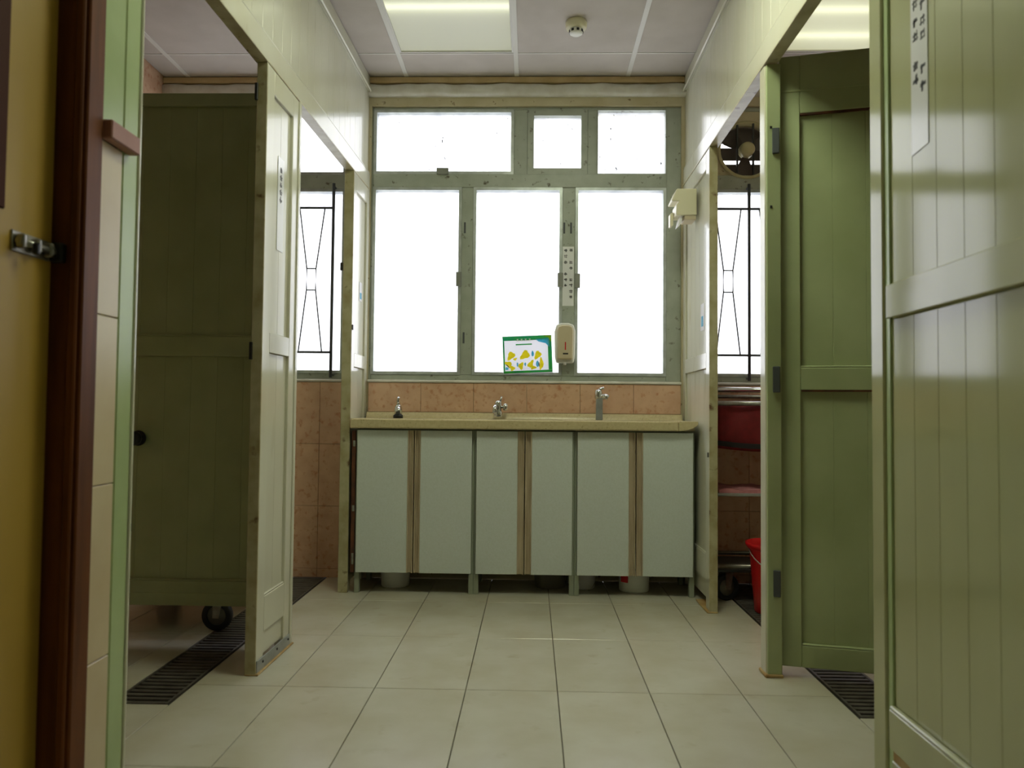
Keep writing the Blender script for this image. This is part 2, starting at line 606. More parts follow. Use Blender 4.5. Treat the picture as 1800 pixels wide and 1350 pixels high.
def marble_tiles(x0, x1, z0, z1, tw, th, y=YW):
    x = x0
    while x < x1 - 0.01:
        xe = min(x + tw, x1)
        z = z1
        while z > z0 + 0.01:
            zb = max(z - th, z0)
            wbox('wall_tile', x + 0.0008, xe - 0.0008, y - 0.012, y, zb + 0.0008, z - 0.0008, M['marble'], 0.0012)
            z = zb
        x = xe


marble_tiles(-0.888, 0.798, 0.893, 1.052, 0.2865, 0.2)
marble_tiles(XO0, -0.965, 0.0, 1.052, 0.30, 0.335)
marble_tiles(0.86, XO1, 0.0, 1.052, 0.30, 0.335)
wbox('sill_strip', -0.893, 0.80, YW - 0.02, YW, 1.053, 1.067, M['white_plaster'], 0.003)
wbox('sill_strip', XO0, -0.97, YW - 0.02, YW, 1.053, 1.067, M['white_plaster'], 0.003)
wbox('sill_strip', 0.86, XO1, YW - 0.02, YW, 1.053, 1.067, M['white_plaster'], 0.003)

# lumpy white moulding and the brown board above it
bm = bmesh.new()
segx = 60
prof = [(0.0, 2.622), (-0.020, 2.625), (-0.034, 2.636), (-0.038, 2.656), (-0.034, 2.676), (-0.018, 2.690), (0.0, 2.692)]
rings = []
for k in range(segx + 1):
    x = XO0 + (XO1 - XO0) * k / segx
    j = math.sin(k * 2.3) * 0.003 + math.sin(k * 0.9 + 1) * 0.003
    rings.append([bm.verts.new((x, p[0] * (1 + j * 8), p[1] + (j if 0 < q < 6 else 0))) for q, p in enumerate(prof)])
for A, B in zip(rings, rings[1:]):
    for q in range(len(prof) - 1):
        f = bm.faces.new((A[q], B[q], B[q + 1], A[q + 1]))
        f.smooth = True
bm.faces.new(rings[0])
bm.faces.new(rings[-1])
cv = obj('trim_1', bm, M['white_plaster'])
cv.location = (0, YW, 0)
tag(cv, 'lumpy white plaster moulding along the top of the window wall', 'moulding', kind='structure')
tag(box('trim_2', XO0, XO1, YW - 0.03, YW, 2.694, ZC - 0.004, M['brownstain'], None, 0.003), 'brown stained board between ceiling and white moulding', 'moulding', kind='structure')


# ------------------------------------------------------------------ windows
YF0, YF1 = 4.168, 4.225     # frame depth


def wnd(name, x0, x1, label):
    return tag(empty(name, ((x0 + x1) / 2, YW, Z0W)), label, 'window', kind='structure')


def wpart(root, name, x0, x1, y0, y1, z0, z1, mat, bev=0.002):
    o = box(name, x0, x1, y0, y1, z0, z1, mat, root, bev)
    o.location -= root.location
    return o


def sash(root, x0, x1, z0, z1, wdt=0.016, mat='sash', proud=0.006):
    """sash ring with its pane as a sub-part"""
    bm = bmesh.new()
    y0, y1 = YF0 - proud, YF1
    bm_box(bm, x0, x1, y0, y1, z0, z0 + wdt)
    bm_box(bm, x0, x1, y0, y1, z1 - wdt, z1)
    bm_box(bm, x0, x0 + wdt, y0, y1, z0 + wdt, z1 - wdt)
    bm_box(bm, x1 - wdt, x1, y0, y1, z0 + wdt, z1 - wdt)
    bmesh.ops.translate(bm, verts=bm.verts, vec=-Vector(root.location))
    s = obj('sash', bm, M[mat], root)
    p = box('pane', x0 + wdt, x1 - wdt, 4.196, 4.200, z0 + wdt, z1 - wdt, M['glass'], s, 0)
    p.location -= root.location
    return s


w1 = wnd('window_1', -0.895, 0.802, 'large frosted window of six panes above the sink counter')
fr = dict(mat=M['frame'])
wpart(w1, 'frame_jamb', -0.895, -0.884, YF0, YF1, Z0W, Z1W, M['frame'])
wpart(w1, 'frame_jamb', 0.722, 0.802, YF0, YF1, Z0W, Z1W, M['frame'])
wpart(w1, 'frame_sill', -0.884, 0.722, YF0, YF1, Z0W, 1.098, M['frame'])
wpart(w1, 'frame_head', -0.884, 0.722, YF0, YF1, 2.560, Z1W, M['frame'])
wpart(w1, 'transom', -0.884, 0.722, YF0 - 0.008, YF1, 2.128, 2.200, M['frame'])
wpart(w1, 'mullion', -0.394, -0.330, YF0, YF1, 1.098, 2.128, M['frame'])
wpart(w1, 'mullion', 0.158, 0.228, YF0, YF1, 1.098, 2.128, M['frame'])
wpart(w1, 'mullion', -0.112, -0.036, YF0, YF1, 2.200, 2.560, M['frame'])
wpart(w1, 'mullion', 0.292, 0.344, YF0, YF1, 2.200, 2.560, M['frame'])
sash(w1, -0.884, -0.394, 1.098, 2.128)
sash(w1, -0.330, 0.158, 1.098, 2.128)
sash(w1, 0.228, 0.722, 1.098, 2.128)
sash(w1, -0.884, -0.112, 2.200, 2.560)
sash(w1, -0.036, 0.292, 2.200, 2.560, 0.034, 'frame')
sash(w1, 0.344, 0.722, 2.200, 2.560, 0.005, 'frame')


def handle(x, z, wd, hg, tilt=0):
    bm = bmesh.new()
    bm_box(bm, -wd / 2, wd / 2, -0.022, -0.008, -hg / 2, hg / 2)
    bm_box(bm, -wd / 4, wd / 4, -0.008, 0.0, -hg / 4, hg / 4)
    o = obj('handle', bm, M['handle'], w1, 0.002)
    o.location = Vector((x, YF0 - 0.006, z)) - w1.location


handle(-0.404, 1.618, 0.030, 0.078)
handle(0.148, 1.616, 0.030, 0.078)
handle(0.240, 1.612, 0.030, 0.078)
handle(-0.50, 2.212, 0.066, 0.034)
for x, z in ((-0.376, 1.905), (0.168, 1.905), (0.205, 1.905), (-0.376, 1.30)):      # dark latch slots
    o = wpart(w1, 'latch_slot', x - 0.005, x + 0.005, YF0 - 0.003, YF0, z - 0.03, z + 0.03, M['iron'], 0)


def side_window(name, x0, x1, splits, label, fan=None):
    r = wnd(name, x0, x1, label)
    wpart(r, 'frame_jamb', x0, x0 + 0.03, YF0, YF1, Z0W, Z1W, M['frame'])
    wpart(r, 'frame_jamb', x1 - 0.03, x1, YF0, YF1, Z0W, Z1W, M['frame'])
    wpart(r, 'frame_sill', x0 + 0.03, x1 - 0.03, YF0, YF1, Z0W, 1.10, M['frame'])
    wpart(r, 'frame_head', x0 + 0.03, x1 - 0.03, YF0, YF1, 2.55, Z1W, M['frame'])
    wpart(r, 'transom', x0 + 0.03, x1 - 0.03, YF0 - 0.008, YF1, 2.118, 2.195, M['frame'])
    xx = [x0 + 0.03] + splits + [x1 - 0.03]
    for k, (a, b) in enumerate(zip(xx, xx[1:])):
        a2, b2 = a + (0.02 if k else 0), b - (0.02 if k < len(xx) - 2 else 0)
        sash(r, a2, b2, 1.10, 2.118)
        if fan != k:
            sash(r, a2, b2, 2.195, 2.55)
        if k:
            wpart(r, 'mullion', a - 0.02, a + 0.02, YF0, YF1, 1.10, 2.118, M['frame'])
            wpart(r, 'mullion', a - 0.02, a + 0.02, YF0, YF1, 2.195, 2.55, M['frame'])
    return r


side_window('window_2', WIN[0][0], WIN[0][1], [-1.50], 'frosted window with iron grille seen through the left far doorway')
w3 = side_window('window_3', WIN[2][0], WIN[2][1], [1.44], 'frosted window with iron grille and blocked top seen through the right far doorway', fan=0)

# opaque board with a round fan hole in the top light of window_3
FCX, FCZ, FR_ = 1.157, 2.335, 0.147
bm = bmesh.new()
n = 40
x0, x1, z0, z1 = 0.955, 1.42, 2.195, 2.55
inner, outer = [], []
for y in (4.172, 4.186):
    ri, ro = [], []
    for k in range(n):
        a = 2 * PI * (k + 0.5) / n
        cx, cz = math.cos(a), math.sin(a)
        ri.append(bm.verts.new((FCX + FR_ * cx, y, FCZ + FR_ * cz)))
        t = min((x1 - FCX) / cx if cx > 1e-6 else 9, (x0 - FCX) / cx if cx < -1e-6 else 9, (z1 - FCZ) / cz if cz > 1e-6 else 9, (z0 - FCZ) / cz if cz < -1e-6 else 9)
        ro.append(bm.verts.new((FCX + t * cx, y, FCZ + t * cz)))
    inner.append(ri)
    outer.append(ro)
for k in range(n):
    j = (k + 1) % n
    bm.faces.new((inner[0][k], inner[0][j], outer[0][j], outer[0][k]))
    bm.faces.new((inner[1][k], outer[1][k], outer[1][j], inner[1][j]))
    bm.faces.new((inner[0][k], inner[1][k], inner[1][j], inner[0][j]))
    bm.faces.new((outer[0][k], outer[0][j], outer[1][j], outer[1][k]))
bmesh.ops.translate(bm, verts=bm.verts, vec=-Vector(w3.location))
obj('fan_board', bm, M['plaster'], w3)

# exhaust fan
fan = tag(empty('exhaust_fan', (FCX, 4.172, FCZ)), 'round exhaust fan with cream hub set above the right side window', 'fan')
bm = bmesh.new()
bm_lathe(bm, [(FR_, 0.0), (FR_ + 0.012, -0.006), (FR_ + 0.014, -0.014), (FR_ - 0.004, -0.014), (FR_ - 0.006, 0.03), (FR_ - 0.001, 0.03), (FR_, 0.0)], axis='y', seg=40, cap=False)
obj('housing_ring', bm, M['fanhub'], fan)
bm = bmesh.new()
bm_lathe(bm, [(0.0001, -0.045), (0.028, -0.043), (0.038, -0.034), (0.042, -0.01), (0.042, 0.018), (0.0001, 0.018)], axis='y', seg=28)
obj('hub', bm, M['fanhub'], fan)
for k in range(3):
    a = 2 * PI * k / 3 + 0.42
    bm = bmesh.new()
    pts = []
    for rr, wd in ((0.040, 0.020), (0.080, 0.036), (0.120, 0.044), (0.138, 0.034)):
        pts.append((rr, -wd, -0.010))
        pts.append((rr, wd, 0.010))
    vv = []
    for th in (0, 0.0015):
        vv.append([bm.verts.new((p[0] * math.cos(a) - p[1] * math.sin(a), p[2] * 0.6 + th, p[0] * math.sin(a) + p[1] * math.cos(a))) for p in pts])
    for q in range(3):
        for L in vv:
            bm.faces.new((L[2 * q], L[2 * q + 1], L[2 * q + 3], L[2 * q + 2]))
    for q in range(3):
        for sd in (0, 1):
            bm.faces.new((vv[0][2 * q + sd], vv[1][2 * q + sd], vv[1][2 * q + 2 + sd], vv[0][2 * q + 2 + sd]))
    bm.faces.new((vv[0][6], vv[0][7], vv[1][7], vv[1][6]))
    obj('blade', bm, M['fandark'], fan)
for x in (-0.056, 0.030):
    h = math.sqrt(FR_ ** 2 - x * x) - 0.004
    box('motor_bracket', x - 0.005, x + 0.005, -0.030, -0.018, -h, h, M['black'], fan, 0.001)
LZ = [(-0.130, -0.064), (-0.044, 0.026), (0.050, 0.150)]
for a, b in LZ:
    h = math.sqrt(max(FR_ ** 2 - min(abs(a), abs(b), 0.14) ** 2, 0.001)) if a * b > 0 else FR_
    h = min(h, FR_ - 0.008)
    box('louvre', -h, h, 0.036, 0.040, a, b, M['fandark'], fan, 0.001)


# ------------------------------------------------------------------ iron grilles
def grille(x_left, x_right, bars, centres, label):
    g = tag(empty('window_grille', ((x_left + x_right) / 2, 4.12, 1.08)), label, 'grille', 'iron window grilles')

    def rod(name, pts, r, sq=True):
        bm = bmesh.new()
        bm_tube(bm, [(p[0], 4.12, p[1]) for p in pts], r, 6)
        bmesh.ops.translate(bm, verts=bm.verts, vec=-Vector(g.location))
        return obj(name, bm, M['iron'], g)
    for x in bars:
        rod('upright', [(x, 1.075), (x, 2.135)], 0.0085)
    rod('rail', [(x_left, 2.000), (x_right, 2.000)], 0.007)
    rod('rail', [(x_left, 1.212), (x_right, 1.212)], 0.007)
    for c in centres:
        for s in (-1, 1):
            rod('bow_bar', [(c + s * 0.069, 2.0), (c + s * 0.025, 1.667), (c + s * 0.025, 1.550), (c + s * 0.064, 1.212)], 0.0038)
        rod('cross_bar', [(c - 0.025, 1.667), (c + 0.025, 1.667)], 0.0038)
        rod('cross_bar', [(c - 0.025, 1.550), (c + 0.025, 1.550)], 0.0038)
    for x in bars:
        for z in (1.09, 2.12):
            bm = bmesh.new()
            bm_tube(bm, [(x, 4.12, z), (x, 4.172, z)], 0.006, 6)
            bmesh.ops.translate(bm, verts=bm.verts, vec=-Vector(g.location))
            obj('fixing', bm, M['iron'], g)


grille(-1.95, -1.09, (-1.95, -1.32, -1.09), (-1.205, -1.44, -1.63, -1.82), 'thin black iron bow-tie grille before the left side window')
grille(0.945, 1.88, (0.945, 1.157, 1.88), (1.045, 1.28, 1.48, 1.68), 'thin black iron bow-tie grille before the right side window below the fan')


# ------------------------------------------------------------------ partitions
class Part:
    """a timber partition; d is the depth behind its corridor face (negative = proud)"""

    def __init__(self, name, face, s, rz, label):
        self.s = s
        self.root = tag(empty(name, (face, 0, 0), rz), label, 'partition', kind='structure')

    def b(self, name, d0, d1, y0, y1, z0, z1, mat='paint', bev=0.002):
        if self.s > 0:
            x0, x1 = -d1, -d0
        else:
            x0, x1 = d0, d1
        return box(name, x0, x1, y0, y1, z0, z1, M[mat], self.root, bev)

    def boards(self, y0, y1, z0, z1, pitch=0.0985, d0=0.011, d1=0.030, mat='paint'):
        n = max(1, round((y1 - y0) / pitch))
        p = (y1 - y0) / n
        for k in range(n):
            self.b('board', d0, d1, y0 + k * p, y0 + (k + 1) * p, z0, z1, mat, 0.0012)

    def fascia(self, y0, y1, zh):
        self.b('head_rail', 0.0, 0.036, y0, y1, zh, zh + 0.085)
        self.b('head_lining', -0.003, 0.042, y0, y1, zh - 0.006, zh, 'edge', 0.001)
        self.b('bead', 0.002, 0.012, y0, y1, zh + 0.086, zh + 0.096, 'paint', 0.003)
        self.boards(y0, y1, zh + 0.085, 2.645)
        self.b('cornice', 0.002, 0.036, y0, y1, 2.645, ZC - 0.004)
        self.b('cornice_bead', -0.010, 0.002, y0, y1, 2.640, 2.653, 'paint', 0.004)

    def panel(self, y0, y1, ztop, stile0, stile1, kick=True, midz=(1.10, 1.172)):
        self.b('stile', 0.0, 0.034, y0, y0 + stile0, 0.0 if not kick else 0.004, ztop)
        self.b('stile', 0.0, 0.034, y1 - stile1, y1, 0.004, ztop)
        a, c = y0 + stile0, y1 - stile1
        self.b('rail', 0.0, 0.034, a, c, ztop - 0.085, ztop)
        self.b('rail', 0.0, 0.034, a, c, midz[0], midz[1])
        self.b('rail', 0.0, 0.034, a, c, 0.128, 0.25)
        self.boards(a, c, midz[1], ztop - 0.085)
        self.boards(a, c, 0.25, midz[0])
        self.b('kick_board', 0.008, 0.03, a, c, 0.045, 0.128)
        self.b('bead', 0.002, 0.011, a, c, 0.25, 0.257, 'paint', 0.003)


TH = 0.0184
PL = Part('wall_partition_left', -0.9755, 1, -TH, 'cream gloss panelled partition with doorways on the left side')
PL.b('post', 0.0, 0.045, 1.722, 1.784, 0.0, ZC - 0.004, 'green', 0.003)
PL.b('post_bead', -0.004, 0.045, 1.784, 1.793, 0.0, 2.11, 'paint', 0.002)
PL.fascia(1.793, 4.148, 2.112)
PL.panel(2.607, 2.942, 2.106, 0.070, 0.060)
PL.b('jamb_edge', -0.002, 0.036, 2.601, 2.607, 0.0, 2.106, 'edge', 0.002)
PL.b('jamb_strip', -0.005, 0.036, 2.942, 2.966, 0.0, 2.106, 'paint', 0.002)
PL.b('metal_plinth', -0.004, 0.0, 2.612, 2.962, 0.004, 0.046, 'zinc', 0.001)
for y in (2.66, 2.80, 2.92):
    PL.b('screw', -0.007, -0.004, y, y + 0.008, 0.026, 0.034, 'black', 0.001)
PL.b('sealant_bead', -0.012, 0.036, 2.600, 2.970, -0.0005, 0.006, 'rust', 0.003)
PL.panel(3.812, 4.148, 2.106, 0.055, 0.052, midz=(1.12, 1.19))
PL.b('jamb_edge', -0.002, 0.046, 3.800, 3.812, 0.0, 2.106, 'edge', 0.002)
PL.b('jamb_edge', 0.034, 0.046, 3.812, 3.84, 0.0, 2.106, 'edge', 0.002)
PL.b('strike_plate', -0.008, -0.002, 3.802, 3.820, 1.302, 1.328, 'black', 0.002)
PL.b('bolt_keeper', 0.046, 0.062, 3.802, 3.818, 1.60, 1.64, 'black', 0.002)
PL.b('hinge', 0.030, 0.040, 2.592, 2.601, 1.07, 1.13, 'black', 0.001)
PL.b('hinge', 0.030, 0.040, 2.592, 2.601, 1.97, 2.03, 'black', 0.001)

PR = Part('wall_partition_right', 0.81, -1, 0, 'cream gloss panelled partition with doorways on the right side')
PR.b('post', 0.0, 0.045, 1.792, 1.856, 0.0, ZC - 0.004, 'nearpaint', 0.004)
PR.b('post_bead', 0.006, 0.04, 1.770, 1.792, 0.0, ZC - 0.004, 'green', 0.002)
PR.boards(-0.89, 1.770, 1.197, 2.64, mat='nearpaint')
PR.boards(-0.89, 1.770, 0.248, 1.120, mat='nearpaint')
PR.b('rail', -0.004, 0.034, -0.89, 1.770, 1.120, 1.197, 'nearpaint')
PR.b('rail', -0.004, 0.034, -0.89, 1.770, 0.155, 0.242, 'nearpaint')
PR.b('bead', -0.003, 0.011, -0.89, 1.770, 0.242, 0.250, 'nearpaint', 0.003)
PR.b('cornice', 0.002, 0.036, -0.89, 1.770, 2.64, ZC - 0.004, 'nearpaint')
PR.b('rust_gap', 0.006, 0.03, -0.89, 1.770, 0.128, 0.155, 'rust', 0.0)
PR.b('baseboard', 0.002, 0.034, -0.89, 1.770, 0.0, 0.128, 'nearpaint')
PR.b('stile', 0.0, 0.036, YB, -0.89, 0.0, ZC - 0.004, 'nearpaint')
PR.fascia(1.856, 4.148, 2.137)
PR.b('mid_post', 0.0, 0.050, 2.690, 2.748, 0.0, 2.131, 'paint', 0.003)
PR.b('jamb_edge', 0.004, 0.053, 2.680, 2.690, 0.0, 2.131, 'door', 0.002)
PR.b('shoe', -0.006, 0.056, 2.674, 2.754, 0.0, 0.012, 'rust', 0.003)
PR.panel(3.532, 4.148, 2.131, 0.068, 0.060, midz=(1.11, 1.185))
PR.b('jamb_edge', -0.002, 0.036, 3.520, 3.532, 0.0, 2.131, 'edge', 0.002)
PR.b('sealant_bead', -0.014, 0.036, 3.516, 3.76, -0.0005, 0.007, 'rust', 0.003)
PR.b('strike_plate', -0.005, -0.002, 3.540, 3.556, 0.70, 0.722, 'black', 0.002)
for z in (1.62, 1.90):
    PR.b('screw', 0.015, 0.022, 2.677, 2.680, z, z + 0.008, 'black', 0)


# ------------------------------------------------------------------ panelled green doors
def panel_door(name, hinge, rz, width, z0, z1, rails, boards_from, label, knob=None):
    """leaf lies along local +x from the hinge; its face looks towards local -y"""
    r = tag(empty(name, (hinge[0], hinge[1], 0), rz), label, 'door', kind='structure')
    st = 0.068

    def p(nm, a, b, c, d, e, f, mat=M['door'], bev=0.002):
        return box(nm, a, b, c, d, e, f, mat, r, bev)
    p('stile', 0, st, 0, 0.035, z0, z1)
    p('stile', width - st, width, 0, 0.035, z0, z1)
    zz = [(z0, rails[0]), rails[1], (rails[2], z1)]
    for a, b in zz:
        p('rail', st, width - st, 0, 0.035, a, b)
        if b < z1:
            p('bead', st, width - st, 0.001, 0.014, b, b + 0.007, M['door'], 0.003)
    for (a, b) in ((rails[0], rails[1][0]), (rails[1][1], rails[2])):
        n = round((width - 2 * st) / boards_from)
        q = (width - 2 * st) / n
        for k in range(n):
            p('board', st + k * q, st + (k + 1) * q, 0.014, 0.030, a, b, M['door'], 0.0012)
    return r


d2 = panel_door('door_2', (-0.962, 3.052), PI, 0.76, 0.137, 2.153, (0.231, (1.106, 1.184), 2.102), 0.104, 'dark olive panelled door standing open inside the left side room')
# the leaf runs to -x: turn its face to the viewer by shifting along y
d2.rotation_euler = (0, 0, PI)
d2.location = (-0.962, 3.008, 0)


def flip(root):
    for ch in root.children:
        ch.location.y = 0.035 - ch.location.y


flip(d2)
kb = bmesh.new()
bm_lathe(kb, [(0.0001, -0.050), (0.020, -0.048), (0.028, -0.036), (0.026, -0.024), (0.012, -0.016), (0.012, -0.006), (0.030, -0.004), (0.030, 0.0)], axis='y', seg=24)
k = obj('knob', kb, M['black'], d2)
k.rotation_euler = (0, 0, PI)
k.location = (0.576, 0.035, 0.783)
box('keyhole_plate', 0.594, 0.610, 0.035, 0.037, 0.420, 0.450, M['black'], d2, 0.001)
box('kick_strip', 0.0, 0.76, 0.030, 0.038, 0.137, 0.186, M['door'], d2, 0.002)

d3 = panel_door('door_3', (0.866, 2.705), math.radians(-14), 0.78, 0.034, 2.165, (0.108, (0.985, 1.062), 1.958), 0.107, 'green panelled door hinged on the thin post and swung open on the right')
for z in (1.952, 0.979):  # dark brown strips put in for the shadow lines under the rails
    box('shadow_strip', 0.070, 0.708, 0.002, 0.014, z, z + 0.006, M['rustwood'], d3, 0)
box('top_strip', 0.0, 0.78, -0.003, 0.0, 2.035, 2.042, M['door'], d3, 0.001)
for z in (0.32, 1.02, 1.855):
    hg = tag(box('hinge', -0.026, -0.002, -0.040, -0.030, z - 0.045, z + 0.045, M['iron'], d3, 0.002), 'dark worn steel hinge')

# ------------------------------------------------------------------ near left wall, ledge and yellow door
wn = tag(empty('wall_left_near', (-0.944, 1.62, 0)), 'short wall beside the yellow door, beige tiles below, pale green above', 'wall', kind='structure')
X0 = -0.944


def nb(name, x0, x1, y0, y1, z0, z1, mat, bev=0.0):
    return box(name, x0 - X0, x1 - X0, y0 - 1.62, y1 - 1.62, z0, z1, M[mat], wn, bev)


nb('core', -1.14, -0.958, 1.626, 1.735, 0, 1.488, 'dark')
nb('upper_wall', -1.14, -0.946, 1.626, 1.720, 1.530, ZC - 0.004, 'green')
nb('core', -1.14, -0.958, 1.626, 1.720, 1.488, 1.530, 'dark')
zj = [0.0, 0.348, 0.73, 1.104, 1.488]
for a, b in zip(zj, zj[1:]):
    nb('wall_tile', -0.958, -0.945, 1.626, 1.720, a + 0.001, b - 0.001, 'walltile', 0.0015)
nb('lintel', -1.14, -0.946, 0.60, 1.626, 2.12, ZC - 0.004, 'green')
nb('near_wall', -1.14, -0.946, YB, 0.60, 0.0, ZC - 0.004, 'green')
tag(box('trim_3', -0.945, -0.918, 1.627, 1.748, 1.487, 1.529, M['wood2'], None, 0.003), 'reddish wooden ledge between beige tiles and green wall', 'ledge', kind='structure')

dy = tag(empty('door_1', (-1.0, 1.1, 0)), 'yellow door with black bolt in a dark brown frame at the left edge', 'door', kind='structure')


def yb(name, x0, x1, y0, y1, z0, z1, mat, parent=None, bev=0.003):
    return box(name, x0 + 1.0, x1 + 1.0, y0 - 1.1, y1 - 1.1, z0, z1, M[mat], parent or dy, bev)


yb('jamb', -1.06, -0.936, 1.566, 1.625, 0, 2.12, 'wood')
yb('jamb_stop', -0.962, -0.944, 1.556, 1.566, 0, 2.08, 'wood')
yb('jamb', -1.06, -0.936, 0.60, 0.655, 0, 2.12, 'wood')
yb('head', -1.06, -0.936, 0.655, 1.566, 2.06, 2.12, 'wood')
yb('leaf', -1.04, -1.0, 0.660, 1.560, 0.012, 2.055, 'yellow')
vp = yb('vision_panel', -1.0, -0.994, 0.90, 1.408, 1.272, 1.86, 'panel')
bolt = yb('bolt_plate', -1.0, -0.996, 1.432, 1.545, 1.200, 1.240, 'steel', None, 0.001)
bm = bmesh.new()
bm_tube(bm, [(0.012, 1.436 - 1.1, 1.220), (0.012, 1.562 - 1.1, 1.220)], 0.007, 10)
obj('bolt_rod', bm, M['steel'], dy)
for y in (1.445, 1.49, 1.53):
    yb('bolt_guide', -0.996, -0.978, y - 0.006, y + 0.006, 1.206, 1.234, 'steel', None, 0.003)
yb('bolt_keeper', -1.0, -0.972, 1.548, 1.566, 1.200, 1.240, 'black', None, 0.003)
yb('bolt_knob', -0.978, -0.966, 1.462, 1.474, 1.198, 1.222, 'black', None, 0.003)

# ------------------------------------------------------------------ sink counter
ct = tag(empty('sink_counter', (-0.043, 3.95, 0.812)), 'beige terrazzo sink counter with three taps below the large window', 'counter')
bm = bmesh.new()
cx = -0.043


def cb(bm, x0, x1, y0, y1, z0, z1):
    bm_box(bm, x0 - cx, x1 - cx, y0 - 3.95, y1 - 3.95, z0 - 0.812, z1 - 0.812)


# slab as a ring round the trough; the front right underside is chamfered
cb(bm, -0.893, 0.715, 3.750, 3.835, 0.812, 0.860)
obj('front_edge', bm, M['counter'], ct, 0.006)
bm = bmesh.new()
bm_prism(bm, [(0.715 - cx, 0.0), (0.750 - cx, 0.004), (0.780 - cx, 0.013), (0.800 - cx, 0.026), (0.807 - cx, 0.034), (0.807 - cx, 0.048), (0.715 - cx, 0.048)], 'y', 3.750 - 3.95, 3.835 - 3.95)
obj('rounded_corner', bm, M['counter'], ct, 0.002)
bm = bmesh.new()
cb(bm, -0.893, 0.807, 4.005, 4.136, 0.812, 0.860)
cb(bm, -0.893, -0.80, 3.835, 4.005, 0.812, 0.860)
cb(bm, -0.34, -0.23, 3.835, 4.005, 0.812, 0.860)
cb(bm, 0.16, 0.27, 3.835, 4.005, 0.812, 0.860)
cb(bm, 0.72, 0.807, 3.835, 4.005, 0.812, 0.860)
obj('top', bm, M['counter'], ct)
bm = bmesh.new()
for u0, u1 in ((-0.80, -0.34), (-0.23, 0.16), (0.27, 0.72)):
    cb(bm, u0, u1, 3.835, 3.842, 0.70, 0.858)
    cb(bm, u0, u1, 3.998, 4.005, 0.70, 0.858)
    cb(bm, u0, u0 + 0.007, 3.842, 3.998, 0.70, 0.858)
    cb(bm, u1 - 0.007, u1, 3.842, 3.998, 0.70, 0.858)
    cb(bm, u0, u1, 3.835, 4.005, 0.692, 0.70)
obj('basins', bm, M['steel'], ct)
bm = bmesh.new()
bm_prism(bm, [(4.090 - 3.95, 0.048), (4.096 - 3.95, 0.060), (4.112 - 3.95, 0.078), (4.122 - 3.95, 0.081), (4.136 - 3.95, 0.081), (4.136 - 3.95, 0.048)], 'x', -0.888 - cx, 0.798 - cx)
obj('upstand', bm, M['counter'], ct, 0.001)


# ------------------------------------------------------------------ cabinets
def cabinet(x0, x1, doors, label, filler=False):
    c = tag(empty('sink_cabinet', ((x0 + x1) / 2, 3.96, 0)), label, 'cabinet', 'cabinets under the sink counter')
    mx = (x0 + x1) / 2

    def p(nm, a, b, y0, y1, z0, z1, mat, parent=c, bev=0.0015):
        return box(nm, a - mx, b - mx, y0 - 3.96, y1 - 3.96, z0, z1, M[mat], parent, bev)
    p('side_panel', x0, x0 + 0.012, 3.808, 4.12, 0.10, 0.806, 'cabinet')
    p('side_panel', x1 - 0.012, x1, 3.808, 4.12, 0.10, 0.806, 'cabinet')
    p('top_rail', x0 + 0.012, x1 - 0.012, 3.810, 3.826, 0.775, 0.808, 'cabinet')
    for a in (x0, x1 - 0.024):
        for y in (3.808, 4.085):
            p('leg', a, a + 0.024, y, y + 0.03, 0.0, 0.10, 'cabinet')
    (a0, a1), (b0, b1) = doors
    mid = (a1 + b0) / 2
    for nm, u0, u1, v0, v1 in (('L', a0, a1, a1, mid - 0.0025), ('R', b0, b1, mid + 0.0025, b0)):
        d = p('door', u0, u1, 3.786, 3.804, 0.104, 0.803, 'laminate')
        bm = bmesh.new()
        zc = (0.104 + 0.803) / 2
        ox = (u0 + u1) / 2
        hw = (v1 - v0)
        # channel-shaped pull: two lips and a recessed web
        bm_box(bm, v0 - ox, v1 - ox, 0.004, 0.009, -0.3495, 0.3495)
        bm_box(bm, v0 - ox, v0 + 0.006 - ox, -0.010, 0.004, -0.3495, 0.3495)
        bm_box(bm, v1 - 0.006 - ox, v1 - ox, -0.010, 0.004, -0.3495, 0.3495)
        e_ = obj('edge_pull', bm, M['alu'], d, 0.001)
    if filler:
        p('filler_strip', x0 - 0.020, x0 - 0.001, 3.800, 3.815, 0.10, 0.800, 'rustwood')
        for z in (0.14, 0.165, 0.40, 0.72):
            p('hinge', x0 - 0.014, x0 - 0.002, 3.796, 3.800, z, z + 0.03, 'steel')
    return c


cabinet(-0.872, -0.2825, ((-0.862, -0.611), (-0.547, -0.294)), 'leftmost pale grey-green double-door cabinet, beside a rusty brown strip', True)
cabinet(-0.2815, 0.2125, ((-0.271, -0.068), (0.002, 0.201)), 'narrow middle pale grey-green double-door cabinet under the sink counter')
cabinet(0.2135, 0.800, ((0.226, 0.477), (0.546, 0.790)), 'rightmost pale grey-green double-door cabinet under the sink counter')


# ------------------------------------------------------------------ taps
def tap_root(x, label):
    return tag(empty('tap', (x, 4.055, 0.860)), label, 'tap', 'chrome taps on the counter')


